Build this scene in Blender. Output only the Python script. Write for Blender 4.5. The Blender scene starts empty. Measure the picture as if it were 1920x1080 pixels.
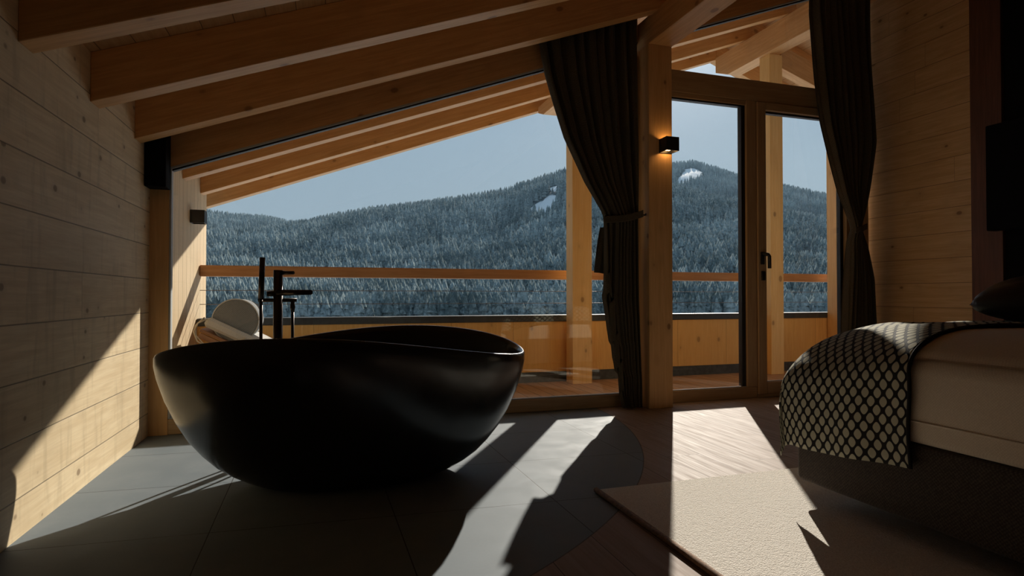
import bpy, bmesh, math, random
import numpy as np
from mathutils import Vector, Matrix, noise as mnoise
random.seed(7); np.random.seed(7)
S = bpy.context.scene
COL = S.collection
PI = math.pi

# ------------------------------------------------------------------ helpers
def tag(o, label=None, cat=None, group=None, kind=None):
    if label: o['label'] = label
    if cat: o['category'] = cat
    if group: o['group'] = group
    if kind: o['kind'] = kind
    return o

def wloc(p):
    v = Vector((0, 0, 0))
    while p is not None:
        v += p.location; p = p.parent
    return v

def setparent(o, p):
    if p is not None:
        o.location = Vector(o.location) - wloc(p)
        o.parent = p

def empty(name, loc, label, cat, group=None, kind=None):
    o = bpy.data.objects.new(name, None); COL.objects.link(o)
    o.location = loc; o.empty_display_size = .1
    return tag(o, label, cat, group, kind)

def mesh_world(name, verts, faces, mat, parent=None, rot=None, center=None, smooth=False, bevel=0, seg=2, uv=None):
    vs = [Vector(v) for v in verts]
    if center is None:
        mn = Vector([min(v[i] for v in vs) for i in range(3)]); mx = Vector([max(v[i] for v in vs) for i in range(3)])
        center = (mn + mx) / 2
    center = Vector(center)
    R = (rot or Matrix.Identity(3)); Ri = R.transposed()
    me = bpy.data.meshes.new(name)
    me.from_pydata([Ri @ (v - center) for v in vs], [], faces)
    if uv is not None:
        l = me.uv_layers.new(name='UVMap')
        for i, lp in enumerate(me.loops): l.data[i].uv = uv[lp.vertex_index]
    bm = bmesh.new(); bm.from_mesh(me)
    bmesh.ops.recalc_face_normals(bm, faces=bm.faces)
    if bevel: bmesh.ops.bevel(bm, geom=bm.edges[:], offset=bevel, segments=seg, affect='EDGES', profile=.5)
    if smooth:
        for f in bm.faces: f.smooth = True
    bm.to_mesh(me); bm.free()
    o = bpy.data.objects.new(name, me); COL.objects.link(o)
    o.location = center; o.rotation_euler = R.to_euler()
    if mat: me.materials.append(mat)
    setparent(o, parent)
    return o

BF = [(0,1,3,2),(4,6,7,5),(0,4,5,1),(2,3,7,6),(0,2,6,4),(1,5,7,3)]
def box(name, x0, x1, y0, y1, z0, z1, mat, parent=None, bevel=.002, seg=1):
    v = [(x, y, z) for x in (x0, x1) for y in (y0, y1) for z in (z0, z1)]
    return mesh_world(name, v, BF, mat, parent, bevel=bevel, seg=seg)

def rot_x_to(d):
    d = Vector(d).normalized(); up = Vector((0, 0, 1)) if abs(d.z) < .95 else Vector((0, 1, 0))
    y = up.cross(d).normalized(); z = d.cross(y)
    return Matrix((d, y, z)).transposed()

def prism_xz(name, pts, y0, y1, mat, parent=None, rot=None, bevel=.002):
    """pts: polygon in the XZ plane extruded from y0 to y1"""
    n = len(pts)
    v = [(x, y0, z) for x, z in pts] + [(x, y1, z) for x, z in pts]
    f = [tuple(range(n)), tuple(range(2*n-1, n-1, -1))] + [(i, (i+1) % n, n+(i+1) % n, n+i) for i in range(n)]
    return mesh_world(name, v, f, mat, parent, rot=rot, bevel=bevel, seg=1)

def prism_yz(name, pts, x0, x1, mat, parent=None, rot=None, bevel=.002):
    n = len(pts)
    v = [(x0, y, z) for y, z in pts] + [(x1, y, z) for y, z in pts]
    f = [tuple(range(n)), tuple(range(2*n-1, n-1, -1))] + [(i, (i+1) % n, n+(i+1) % n, n+i) for i in range(n)]
    return mesh_world(name, v, f, mat, parent, rot=rot, bevel=bevel, seg=1)

def tube(name, pts, r, mat, parent=None, n=12, cyc=False):
    pts = [Vector(p) for p in pts]
    rs = r if isinstance(r, (list, tuple)) else [r]*len(pts)
    V, F = [], []
    prev = None
    for i, p in enumerate(pts):
        a = pts[max(0, i-1)]; b = pts[min(len(pts)-1, i+1)]
        t = (b-a).normalized()
        if prev is None:
            u = t.orthogonal().normalized()
        else:
            u = (prev - t*prev.dot(t)).normalized()
        prev = u; w = t.cross(u)
        for k in range(n):
            a_ = 2*PI*k/n
            V.append(p + (u*math.cos(a_) + w*math.sin(a_))*rs[i])
    for i in range(len(pts)-1):
        for k in range(n):
            F.append((i*n+k, i*n+(k+1) % n, (i+1)*n+(k+1) % n, (i+1)*n+k))
    F.append(tuple(range(n-1, -1, -1))); F.append(tuple((len(pts)-1)*n+k for k in range(n)))
    o = mesh_world(name, V, F, mat, parent)
    for p in o.data.polygons: p.use_smooth = len(p.vertices) == 4
    return o

def grid(name, P, mat, parent=None, uv=None, thick=0, smooth=True, closed=False):
    """P: rows x cols array of points"""
    nr, nc = len(P), len(P[0])
    V = [p for row in P for p in row]
    F = []
    for i in range(nr-1):
        for j in range(nc - (0 if closed else 1)):
            k = (j+1) % nc
            F.append((i*nc+j, i*nc+k, (i+1)*nc+k, (i+1)*nc+j))
    U = [u for row in uv for u in row] if uv is not None else None
    o = mesh_world(name, V, F, mat, parent, smooth=smooth, uv=U)
    if thick:
        m = o.modifiers.new('Solidify', 'SOLIDIFY'); m.thickness = thick; m.offset = 0
    return o

# ------------------------------------------------------------------ materials
def newmat(name):
    m = bpy.data.materials.new(name); m.use_nodes = True
    nt = m.node_tree; nt.nodes.clear()
    out = nt.nodes.new('ShaderNodeOutputMaterial')
    b = nt.nodes.new('ShaderNodeBsdfPrincipled')
    nt.links.new(b.outputs[0], out.inputs[0])
    return m, nt, b, out

class NB:
    def __init__(s, nt): s.nt = nt; s.N = nt.nodes; s.L = nt.links
    def node(s, t, **k):
        n = s.N.new(t)
        for a, b in k.items(): setattr(n, a, b)
        return n
    def set(s, n, i, v):
        if hasattr(v, 'is_linked') or isinstance(v, bpy.types.NodeSocket): s.L.new(v, n.inputs[i])
        else: n.inputs[i].default_value = v
    def math(s, op, a, b=0, c=None, clamp=False):
        n = s.node('ShaderNodeMath', operation=op, use_clamp=clamp)
        s.set(n, 0, a); s.set(n, 1, b)
        if c is not None: s.set(n, 2, c)
        return n.outputs[0]
    def mix(s, f, a, b, mode='MIX'):
        n = s.node('ShaderNodeMix', data_type='RGBA', blend_type=mode)
        s.set(n, 0, f); s.set(n, 6, a); s.set(n, 7, b)
        return n.outputs[2]
    def comb(s, x, y, z):
        n = s.node('ShaderNodeCombineXYZ'); s.set(n, 0, x); s.set(n, 1, y); s.set(n, 2, z); return n.outputs[0]
    def sep(s, v):
        n = s.node('ShaderNodeSeparateXYZ'); s.L.new(v, n.inputs[0]); return n.outputs
    def noise(s, v, scale=1, detail=3, rough=.55, dist=0):
        n = s.node('ShaderNodeTexNoise'); s.L.new(v, n.inputs['Vector'])
        n.inputs['Scale'].default_value = scale; n.inputs['Detail'].default_value = detail
        n.inputs['Roughness'].default_value = rough; n.inputs['Distortion'].default_value = dist
        return n.outputs['Fac']
    def ramp(s, f, a, b, c=0., d=1.):
        n = s.node('ShaderNodeMapRange'); n.interpolation_type = 'SMOOTHSTEP'
        s.set(n, 0, f); s.set(n, 1, a); s.set(n, 2, b); s.set(n, 3, c); s.set(n, 4, d)
        return n.outputs[0]
    def bump(s, h, strength=.3, dist=.01):
        n = s.node('ShaderNodeBump'); n.inputs['Strength'].default_value = strength; n.inputs['Distance'].default_value = dist
        s.L.new(h, n.inputs['Height']); return n.outputs[0]

def C4(c): return (c[0], c[1], c[2], 1)

def wood(name, light, dark, grain='X', row=None, row_h=.2, off=0., blen=2.4, groove=.003, knots=.8, rough=.55,
         tone=.18, knotcol=None, rand=True, endjoint=True, spec=.3, patch=.25, kscale=(4.2, 6.5, 6.5), cross=0.):
    m, nt, bs, out = newmat(name); b = NB(nt)
    tc = b.node('ShaderNodeTexCoord')
    x, y, z = b.sep(tc.outputs['Object'])
    ax = {'X': x, 'Y': y, 'Z': z}
    g = ax[grain]
    others = [a for a in 'XYZ' if a != grain]
    r = ax[row] if row else None
    if rand:
        oi = b.node('ShaderNodeObjectInfo'); rv = b.math('MULTIPLY', oi.outputs['Random'], 37.)
    else: rv = 3.1
    p1 = ax[others[0]]; p2 = ax[others[1]]
    tonef = None; line = None
    if r is not None:
        t = b.math('DIVIDE', b.math('ADD', r, off), row_h)
        ri = b.math('FLOOR', t); rf = b.math('SUBTRACT', t, ri)
        ed = b.math('MULTIPLY', b.math('MINIMUM', rf, b.math('SUBTRACT', 1., rf)), row_h)
        wn = b.node('ShaderNodeTexWhiteNoise', noise_dimensions='1D'); b.set(wn, 'W', ri)
        sh = b.math('MULTIPLY', wn.outputs['Value'], blen*3)
        gt = b.math('DIVIDE', b.math('ADD', g, sh), blen)
        gi = b.math('FLOOR', gt); gf = b.math('SUBTRACT', gt, gi)
        ed2 = b.math('MULTIPLY', b.math('MINIMUM', gf, b.math('SUBTRACT', 1., gf)), blen)
        line = b.ramp(ed, groove*.4, groove, 1., 0.)
        if endjoint:
            line = b.math('MAXIMUM', line, b.ramp(ed2, groove*.2, groove*.6, .75, 0.))
        wn2 = b.node('ShaderNodeTexWhiteNoise', noise_dimensions='2D'); b.L.new(b.comb(ri, gi, 0), wn2.inputs['Vector'])
        tonef = wn2.outputs['Value']
        rv2 = b.math('MULTIPLY', wn2.outputs['Value'], 23.)
        rv = b.math('ADD', rv, rv2)
    v = b.comb(b.math('ADD', b.math('MULTIPLY', g, 1.), rv), b.math('ADD', p1, rv), b.math('ADD', p2, rv))
    mp = b.node('ShaderNodeMapping'); mp.inputs['Scale'].default_value = (1.6, 26, 26); b.L.new(v, mp.inputs['Vector'])
    gr = b.noise(mp.outputs[0], 1.6, 5, .6, .6)
    mp3 = b.node('ShaderNodeMapping'); mp3.inputs['Scale'].default_value = (6, 160, 160); b.L.new(v, mp3.inputs['Vector'])
    fine = b.noise(mp3.outputs[0], 1., 2, .5)
    mp2 = b.node('ShaderNodeMapping'); mp2.inputs['Scale'].default_value = (2.6, 3.2, 3.2); b.L.new(v, mp2.inputs['Vector'])
    big = b.noise(mp2.outputs[0], 1., 2, .5)
    c = b.mix(b.ramp(gr, .3, .72), C4(light), C4(dark))
    c = b.mix(b.math('MULTIPLY', b.ramp(fine, .35, .7), .25), c, C4([k*.82 for k in dark]))
    c = b.mix(b.math('MULTIPLY', b.ramp(big, .45, .7), patch), c, C4([k*.8 for k in dark]))
    if tonef is not None:
        c = b.mix(b.math('MULTIPLY', tonef, tone), c, C4([k*.72 for k in dark]))
    if knots > 0:
        vo = b.node('ShaderNodeTexVoronoi'); vo.inputs['Scale'].default_value = 1.
        mk = b.node('ShaderNodeMapping'); mk.inputs['Scale'].default_value = kscale; b.L.new(v, mk.inputs['Vector'])
        b.L.new(mk.outputs[0], vo.inputs['Vector']); vo.inputs['Randomness'].default_value = 1.
        sc = b.sep(vo.outputs['Color'])
        rad = b.math('MULTIPLY', sc[0], .13)
        kn = b.ramp(b.math('SUBTRACT', vo.outputs['Distance'], rad), -.02, .05, 1., 0.)
        kn = b.math('MULTIPLY', kn, b.ramp(sc[0], .30, .38))
        kc = knotcol or [light[0]*.22, light[1]*.15, light[2]*.11]
        c = b.mix(b.math('MULTIPLY', kn, knots), c, C4(kc))
        halo = b.ramp(b.math('SUBTRACT', vo.outputs['Distance'], rad), 0., .28, .35, 0.)
        halo = b.math('MULTIPLY', halo, b.ramp(sc[0], .30, .38))
        c = b.mix(b.math('MULTIPLY', halo, knots), c, C4([k*.7 for k in dark]))
    if cross:  # shadow streaks of sun grazing the uneven boards, painted into the colour
        mc = b.node('ShaderNodeMapping'); mc.inputs['Scale'].default_value = (13, 2.2, 2.2); b.L.new(v, mc.inputs['Vector'])
        cn = b.noise(mc.outputs[0], 1., 3, .6, .4)
        c = b.mix(b.math('MULTIPLY', b.ramp(cn, .5, .75), cross), c, C4([k*.6 for k in dark]))
    h = b.math('MULTIPLY', gr, .15)
    if line is not None:
        c = b.mix(b.math('MULTIPLY', line, .75), c, C4([k*.2 for k in dark]))
        h = b.math('SUBTRACT', h, line)
    b.L.new(c, bs.inputs['Base Color'])
    bs.inputs['Roughness'].default_value = rough
    bs.inputs['Specular IOR Level'].default_value = spec
    b.L.new(b.bump(h, .35, .004), bs.inputs['Normal'])
    return m

def plain(name, col, rough=.5, metal=0, spec=.5, nscale=0, namt=.1, bump=0):
    m, nt, bs, out = newmat(name); b = NB(nt)
    bs.inputs['Base Color'].default_value = C4(col); bs.inputs['Roughness'].default_value = rough
    bs.inputs['Metallic'].default_value = metal; bs.inputs['Specular IOR Level'].default_value = spec
    if nscale:
        tc = b.node('ShaderNodeTexCoord')
        n = b.noise(tc.outputs['Object'], nscale, 4)
        c = b.mix(b.ramp(n, .3, .7), C4([k*(1-namt) for k in col]), C4([min(1, k*(1+namt)) for k in col]))
        b.L.new(c, bs.inputs['Base Color'])
        if bump: b.L.new(b.bump(n, bump, .003), bs.inputs['Normal'])
    return m

def fabric(name, c1, c2, scale=400., rough=.95, bump=.3, sheen=.1):
    m, nt, bs, out = newmat(name); b = NB(nt)
    tc = b.node('ShaderNodeTexCoord')
    x, y, z = b.sep(tc.outputs['Object'])
    w = b.math('MULTIPLY', b.math('SINE', b.math('MULTIPLY', b.math('ADD', x, y), scale)), b.math('SINE', b.math('MULTIPLY', z, scale)))
    n = b.noise(tc.outputs['Object'], scale*.25, 3)
    f = b.ramp(b.math('ADD', b.math('MULTIPLY', w, .25), n), .3, .8)
    b.L.new(b.mix(f, C4(c1), C4(c2)), bs.inputs['Base Color'])
    bs.inputs['Roughness'].default_value = rough; bs.inputs['Specular IOR Level'].default_value = .15
    bs.inputs['Sheen Weight'].default_value = sheen
    b.L.new(b.bump(f, bump, .002), bs.inputs['Normal'])
    return m

def glassmat(name):
    m = bpy.data.materials.new(name); m.use_nodes = True; nt = m.node_tree; nt.nodes.clear(); b = NB(nt)
    out = b.node('ShaderNodeOutputMaterial'); mx = b.node('ShaderNodeMixShader')
    tr = b.node('ShaderNodeBsdfTransparent'); tr.inputs[0].default_value = (.965, .975, .97, 1)
    gl = b.node('ShaderNodeBsdfGlossy'); gl.inputs['Roughness'].default_value = 0.; gl.inputs[0].default_value = (.9, .95, .95, 1)
    fr = b.node('ShaderNodeFresnel'); gm = b.node('ShaderNodeNewGeometry')
    b.L.new(b.math('MULTIPLY_ADD', gm.outputs['Backfacing'], 1/1.5-1.5, 1.5), fr.inputs[0])
    b.L.new(fr.outputs[0], mx.inputs[0])
    b.L.new(tr.outputs[0], mx.inputs[1]); b.L.new(gl.outputs[0], mx.inputs[2]); b.L.new(mx.outputs[0], out.inputs[0])
    return m

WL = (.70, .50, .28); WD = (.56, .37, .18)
M = {}
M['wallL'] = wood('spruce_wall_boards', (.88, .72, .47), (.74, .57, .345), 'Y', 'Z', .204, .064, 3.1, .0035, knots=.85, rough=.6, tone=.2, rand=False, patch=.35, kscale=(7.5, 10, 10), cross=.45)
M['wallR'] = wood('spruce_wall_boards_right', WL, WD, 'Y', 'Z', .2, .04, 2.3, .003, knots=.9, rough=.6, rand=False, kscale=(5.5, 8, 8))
M['beamX'] = wood('glulam_beam', (.74, .43, .185), (.60, .325, .12), 'X', knots=.7, patch=.2)
M['beamY'] = wood('glulam_beam_y', (.74, .43, .185), (.60, .325, .12), 'Y', knots=.7, patch=.2)
M['beamZ'] = wood('spruce_post', (.76, .47, .215), (.66, .385, .155), 'Z', knots=.85, patch=.2)
M['darkwood'] = wood('dark_stained_post', (.16, .07, .045), (.10, .045, .03), 'Z', knots=0)
M['postout'] = wood('spruce_balcony_post', (.92, .61, .25), (.84, .51, .18), 'Z', knots=.7, patch=.15)
M['ceil'] = wood('ceiling_boards', (.66, .42, .21), (.55, .32, .14), 'Y', 'X', .14, 0, 3.5, .003, knots=.5, rand=False)
M['frameX'] = wood('oiled_frame_wood', (.52, .37, .21), (.42, .28, .15), 'X', knots=0, patch=.15, rough=.45)
M['frameZ'] = wood('oiled_frame_wood_z', (.52, .37, .21), (.42, .28, .15), 'Z', knots=0, patch=.15, rough=.45)
M['clad'] = wood('vertical_cladding', (.74, .58, .37), (.64, .48, .285), 'Z', 'Y', .132, .02, 9., .005, knots=.25, rand=False, endjoint=False, patch=.15)
M['panel'] = wood('parapet_board', (.92, .57, .19), (.84, .47, .14), 'Z', 'X', .62, .2, 9., .002, knots=.6, rand=False, endjoint=False, patch=.12, tone=.12)
M['deck'] = wood('larch_deck', (.58, .36, .20), (.48, .28, .15), 'Y', 'X', .118, .0, 9., .006, knots=.2, rand=False, endjoint=False, tone=.5)
M['rail'] = wood('larch_handrail', (.55, .29, .13), (.44, .21, .085), 'X', knots=.4)
M['black'] = plain('black_powder_coat', (.012, .012, .013), .45)
M['gasket'] = plain('black_gasket', (.01, .011, .013), .6)
M['bead'] = plain('aluminium_bead', (.42, .43, .42), .5, 0)
M['capm'] = plain('anthracite_coping', (.035, .04, .042), .5, 0, .5, 30, .2)
M['base'] = plain('dark_upstand', (.06, .07, .07), .7, 0, .5, 20, .3)
M['glass'] = glassmat('window_glass')
M['bronze'] = plain('dark_brushed_bronze', (.06, .045, .035), .28, 1, .5)
M['curtain'] = fabric('olive_brown_wool', (.060, .050, .032), (.105, .086, .055), 500, sheen=0.1)
M['bedbase'] = fabric('charcoal_brown_upholstery', (.045, .035, .028), (.085, .066, .052), 520)
M['sheet'] = fabric('cream_cotton', (.62, .52, .40), (.70, .60, .47), 700, bump=.1)
M['cushionb'] = plain('black_satin', (.010, .011, .014), .38, 0, .5, 60, .3, .3)
M['loungec'] = fabric('grey_white_canvas', (.55, .55, .52), (.62, .62, .60), 400, bump=.1)
M['bolster'] = fabric('mid_grey_canvas', (.22, .235, .24), (.27, .285, .29), 400, bump=.1)
M['teak'] = wood('teak_slat', (.40, .22, .12), (.30, .15, .08), 'X', knots=0)
M['rope'] = plain('cream_cord', (.55, .48, .36), .8)
M['steel'] = plain('wire_steel', (.18, .15, .13), .5, .6)
M['metalframe'] = plain('blackened_box', (.004, .004, .0045), .85, 0, .1)

# tub: satin black mineral
def tubmat():
    m, nt, bs, out = newmat('black_mineral_cast'); b = NB(nt)
    tc = b.node('ShaderNodeTexCoord'); n = b.noise(tc.outputs['Object'], 9, 4)
    b.L.new(b.mix(n, (.010, .009, .008, 1), (.016, .014, .012, 1)), bs.inputs['Base Color'])
    b.L.new(b.ramp(n, .3, .7, .20, .27), bs.inputs['Roughness']); bs.inputs['Specular IOR Level'].default_value = .5
    return m
M['tub'] = tubmat()

def floormat():
    m, nt, bs, out = newmat('stone_tile_and_oak_boards'); b = NB(nt)
    tc = b.node('ShaderNodeTexCoord'); P = tc.outputs['Object']; x, y, z = b.sep(P)
    # round tiled area
    dx = b.math('SUBTRACT', x, -.96); dy = b.math('SUBTRACT', y, 4.196)
    d = b.math('SQRT', b.math('ADD', b.math('MULTIPLY', dx, dx), b.math('MULTIPLY', dy, dy)))
    inside = b.ramp(d, 2.938, 2.942, 1., 0.)
    edge = b.ramp(b.math('ABSOLUTE', b.math('SUBTRACT', d, 2.941)), .001, .004, 1., 0.)
    # tiles, grid turned a little
    a = math.radians(-1.6)
    tx = b.math('ADD', b.math('MULTIPLY', x, math.cos(a)), b.math('MULTIPLY', y, -math.sin(a)))
    ty = b.math('ADD', b.math('MULTIPLY', x, math.sin(a)*-1), b.math('MULTIPLY', y, math.cos(a)))
    ty = b.math('ADD', b.math('MULTIPLY', x, -math.sin(a)), b.math('MULTIPLY', y, math.cos(a)))
    # x' = x + .028y ; joints at x' ~ .985+.655k ; y' = y +.028x... joints at 2.93+.61k
    def cell(t, o, w):
        q = b.math('DIVIDE', b.math('SUBTRACT', t, o), w); i = b.math('FLOOR', q); f = b.math('SUBTRACT', q, i)
        e = b.math('MULTIPLY', b.math('MINIMUM', f, b.math('SUBTRACT', 1., f)), w)
        return i, e
    txx = b.math('ADD', x, b.math('MULTIPLY', y, .016)); tyy = b.math('ADD', y, b.math('MULTIPLY', x, .055))
    ix, ex = cell(txx, .957, .655); iy, ey = cell(tyy, 2.953, .612)
    ge = b.ramp(b.math('MINIMUM', ex, ey), .0014, .0026, 1., 0.)
    wn = b.node('ShaderNodeTexWhiteNoise', noise_dimensions='2D'); b.L.new(b.comb(ix, iy, 0), wn.inputs['Vector'])
    n1 = b.noise(P, 5, 6, .65, .4); n2 = b.noise(P, 60, 3, .6)
    tcx = b.mix(b.ramp(n1, .3, .75), (.155, .19, .215, 1), (.205, .235, .255, 1))
    tcx = b.mix(b.math('MULTIPLY', n2, .35), tcx, (.14, .168, .19, 1))
    tcx = b.mix(b.math('MULTIPLY', wn.outputs['Value'], .25), tcx, (.14, .17, .195, 1))
    tcx = b.mix(b.math('MULTIPLY', ge, .85), tcx, (.012, .012, .012, 1))
    # oak boards along Y
    t = b.math('DIVIDE', b.math('SUBTRACT', x, .085), .2055); ri = b.math('FLOOR', t); rf = b.math('SUBTRACT', t, ri)
    ed = b.math('MULTIPLY', b.math('MINIMUM', rf, b.math('SUBTRACT', 1., rf)), .2055)
    w1 = b.node('ShaderNodeTexWhiteNoise', noise_dimensions='1D'); b.set(w1, 'W', ri)
    gt = b.math('DIVIDE', b.math('ADD', y, b.math('MULTIPLY', w1.outputs['Value'], 5.)), 1.5); gi = b.math('FLOOR', gt); gf = b.math('SUBTRACT', gt, gi)
    ed2 = b.math('MULTIPLY', b.math('MINIMUM', gf, b.math('SUBTRACT', 1., gf)), 1.5)
    wl = b.ramp(b.math('MINIMUM', ed, ed2), .0008, .0022, 1., 0.)
    w2 = b.node('ShaderNodeTexWhiteNoise', noise_dimensions='2D'); b.L.new(b.comb(ri, gi, 0), w2.inputs['Vector'])
    sh = b.math('MULTIPLY', w2.outputs['Value'], 17.)
    v = b.comb(b.math('MULTIPLY', b.math('ADD', x, sh), 30.), b.math('MULTIPLY', b.math('ADD', y, sh), 1.6), 0)
    gr = b.noise(v, 1.2, 5, .6, 1.2)
    wc = b.mix(b.ramp(gr, .35, .7), (.37, .295, .25, 1), (.29, .225, .185, 1))
    wc = b.mix(b.math('MULTIPLY', w2.outputs['Value'], .35), wc, (.30, .21, .16, 1))
    wc = b.mix(b.math('MULTIPLY', wl, .8), wc, (.03, .02, .015, 1))
    c = b.mix(inside, wc, tcx)
    c = b.mix(b.math('MULTIPLY', edge, .7), c, (.02, .018, .016, 1))
    b.L.new(c, bs.inputs['Base Color'])
    rt = b.ramp(n1, .3, .7, .62, .72); rw = b.ramp(gr, .3, .7, .58, .68); bs.inputs['Specular IOR Level'].default_value = .2
    mr = b.node('ShaderNodeMix', data_type='FLOAT'); b.L.new(inside, mr.inputs[0]); b.L.new(rw, mr.inputs[2]); b.L.new(rt, mr.inputs[3])
    b.L.new(mr.outputs[0], bs.inputs['Roughness'])
    ms = b.node('ShaderNodeMix', data_type='FLOAT'); b.L.new(inside, ms.inputs[0]); ms.inputs[2].default_value = .10; ms.inputs[3].default_value = .24
    b.L.new(ms.outputs[0], bs.inputs['Specular IOR Level'])
    h = b.math('SUBTRACT', b.math('MULTIPLY', b.mix(inside, gr, n1), .2), b.math('MAXIMUM', b.math('MULTIPLY', ge, inside), edge))
    b.L.new(b.bump(h, .3, .002), bs.inputs['Normal'])
    return m
M['floor'] = floormat()

def rugmat():
    m, nt, bs, out = newmat('cream_loop_pile'); b = NB(nt)
    tc = b.node('ShaderNodeTexCoord'); P = tc.outputs['Object']
    vo = b.node('ShaderNodeTexVoronoi'); vo.inputs['Scale'].default_value = 190; b.L.new(P, vo.inputs['Vector'])
    n = b.noise(P, 60, 3)
    b.L.new(b.mix(b.ramp(b.math('ADD', vo.outputs['Distance'], b.math('MULTIPLY', n, .3)), .2, .9), (.86, .81, .74, 1), (.68, .63, .56, 1)), bs.inputs['Base Color'])
    bs.inputs['Roughness'].default_value = 1; bs.inputs['Specular IOR Level'].default_value = .05
    b.L.new(b.bump(b.math('ADD', b.math('MULTIPLY', vo.outputs['Distance'], -1), n), .6, .004), bs.inputs['Normal'])
    return m
M['rug'] = rugmat()
M['binding'] = plain('brown_binding', (.20, .115, .065), .8, 0, .2, 90, .3, .3)

def throwmat():
    m, nt, bs, out = newmat('diamond_weave_throw'); b = NB(nt)
    uv = b.node('ShaderNodeUVMap'); uv.uv_map = 'UVMap'
    u, v, _ = b.sep(uv.outputs[0])
    A = b.math('MULTIPLY', b.math('ADD', b.math('DIVIDE', u, .046), b.math('DIVIDE', v, .061)), PI)
    B = b.math('MULTIPLY', b.math('SUBTRACT', b.math('DIVIDE', u, .046), b.math('DIVIDE', v, .061)), PI)
    q = b.math('ABSOLUTE', b.math('MULTIPLY', b.math('SINE', A), b.math('SINE', B)))
    cell = b.ramp(q, .27, .38)
    n = b.noise(uv.outputs[0], 700, 2)
    light = b.mix(n, (.38, .355, .25, 1), (.50, .47, .35, 1))
    b.L.new(b.mix(cell, (.014, .012, .011, 1), light), bs.inputs['Base Color'])
    bs.inputs['Roughness'].default_value = .85; bs.inputs['Specular IOR Level'].default_value = .2
    b.L.new(b.bump(cell, .5, .004), bs.inputs['Normal'])
    return m
M['throw'] = throwmat()

# ------------------------------------------------------------------ camera
cam = bpy.data.cameras.new('camera'); co = bpy.data.objects.new('camera', cam); COL.objects.link(co)
cam.sensor_width = 36; cam.lens = 1105*36/1920; cam.clip_end = 20000; cam.clip_start = .02
YAW = math.radians(17.67); PIT = math.atan(16/1105)
co.location = (0, 0, .85); co.rotation_euler = (PI/2+PIT, 0, -YAW)
S.camera = co

# ------------------------------------------------------------------ light
SUN_T = .511
sd = Vector((-.5438, -.8392, -SUN_T)).normalized()
sun = bpy.data.lights.new('sun', 'SUN'); so = bpy.data.objects.new('sun', sun); COL.objects.link(so)
sun.energy = 5.9; sun.color = (1, .955, .88); sun.angle = math.radians(.55)
so.rotation_euler = (-sd).to_track_quat('Z', 'Y').to_euler(); so.location = (8, 12, 9)
w = bpy.data.worlds.new('sky'); S.world = w; w.use_nodes = True
nt = w.node_tree; nt.nodes.clear(); b = NB(nt)
tc = b.node('ShaderNodeTexCoord'); nx, ny, nz = b.sep(tc.outputs['Generated'])
r1 = b.ramp(nz, 0., .45)
c = b.mix(r1, (.258, .345, .43, 1), (.175, .27, .39, 1))
cy_ = S.cycles; cy_.max_bounces = 24; cy_.diffuse_bounces = 12; cy_.glossy_bounces = 6; cy_.transparent_max_bounces = 32; cy_.sample_clamp_indirect = 6
cy_.volume_bounces = 0
dt = b.node('ShaderNodeVectorMath', operation='DOT_PRODUCT'); b.L.new(tc.outputs['Generated'], dt.inputs[0]); dt.inputs[1].default_value = tuple(-sd)
gl_ = b.math('MULTIPLY', b.math('POWER', b.math('MAXIMUM', dt.outputs['Value'], 0.), 10.), .09)
gl2 = b.math('MULTIPLY', b.math('POWER', b.math('MAXIMUM', dt.outputs['Value'], 0.), 90.), .5)
c = b.mix(1., c, b.comb(b.math('ADD', gl_, gl2), b.math('ADD', gl_, gl2), b.math('ADD', gl_, gl2)), 'ADD')
bg = b.node('ShaderNodeBackground'); b.L.new(c, bg.inputs[0]); bg.inputs[1].default_value = 1.
o = b.node('ShaderNodeOutputWorld'); b.L.new(bg.outputs[0], o.inputs[0])
S.view_settings.view_transform = 'Standard'; S.view_settings.look = 'None'
S.view_settings.exposure = .30; S.view_settings.gamma = 1; S.view_settings.use_curve_mapping = False

# ------------------------------------------------------------------ room shell
def struct(o, label, cat=None):
    return tag(o, label, cat, kind='structure')
XL = -1.02; XR = 4.75; YB = -2.2; YG = 4.10; XRB = 5.2
ZR0 = 1.737; SL = .368
zr = lambda X: ZR0 + SL*(X - XL) if X <= 4.72 else ZR0 + SL*(4.72 - XL) - SL*(X - 4.72)
RH = .228
zc = lambda X: zr(X) + RH
RS = Matrix.Rotation(-math.atan(SL), 3, 'Y')      # local X runs up the slope
RS2 = Matrix.Rotation(math.atan(SL), 3, 'Y')

fl = box('floor', XL-.12, XRB+.1, YB-.1, YG+.02, -.12, 0, M['floor'], bevel=0); fl.data.transform(Matrix.Translation(fl.location)); fl.location = (0, 0, 0)
struct(fl, 'grey stone tiles in a round field set into brown oak floorboards', 'floor')

def world_origin(o):
    o.data.transform(Matrix.Translation(o.location)); o.location = (0, 0, 0); return o

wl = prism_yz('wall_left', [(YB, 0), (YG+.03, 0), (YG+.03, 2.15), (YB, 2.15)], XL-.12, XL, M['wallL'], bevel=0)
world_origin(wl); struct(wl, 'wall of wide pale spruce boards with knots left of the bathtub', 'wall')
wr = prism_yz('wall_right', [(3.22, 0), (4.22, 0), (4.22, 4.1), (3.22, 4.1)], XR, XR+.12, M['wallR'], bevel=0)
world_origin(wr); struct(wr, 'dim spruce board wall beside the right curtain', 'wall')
wb = box('wall_back', XL, XRB, YB-.1, YB, 0, 4.1, M['darkwood'], bevel=0); world_origin(wb); struct(wb, 'timber wall behind the camera', 'wall')
wr2 = box('wall_right', XRB, XRB+.1, YB, 3.0, 0, 4.1, M['wallR'], bevel=0); world_origin(wr2); struct(wr2, 'dark wall behind the head of the bed', 'wall')
tr = box('trim_1', 4.71, XR+.12, 3.0, 3.22, 0, 3.9, M['darkwood'], bevel=.002); struct(tr, 'dark timber corner post between board wall and black wardrobe side', 'trim')
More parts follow.
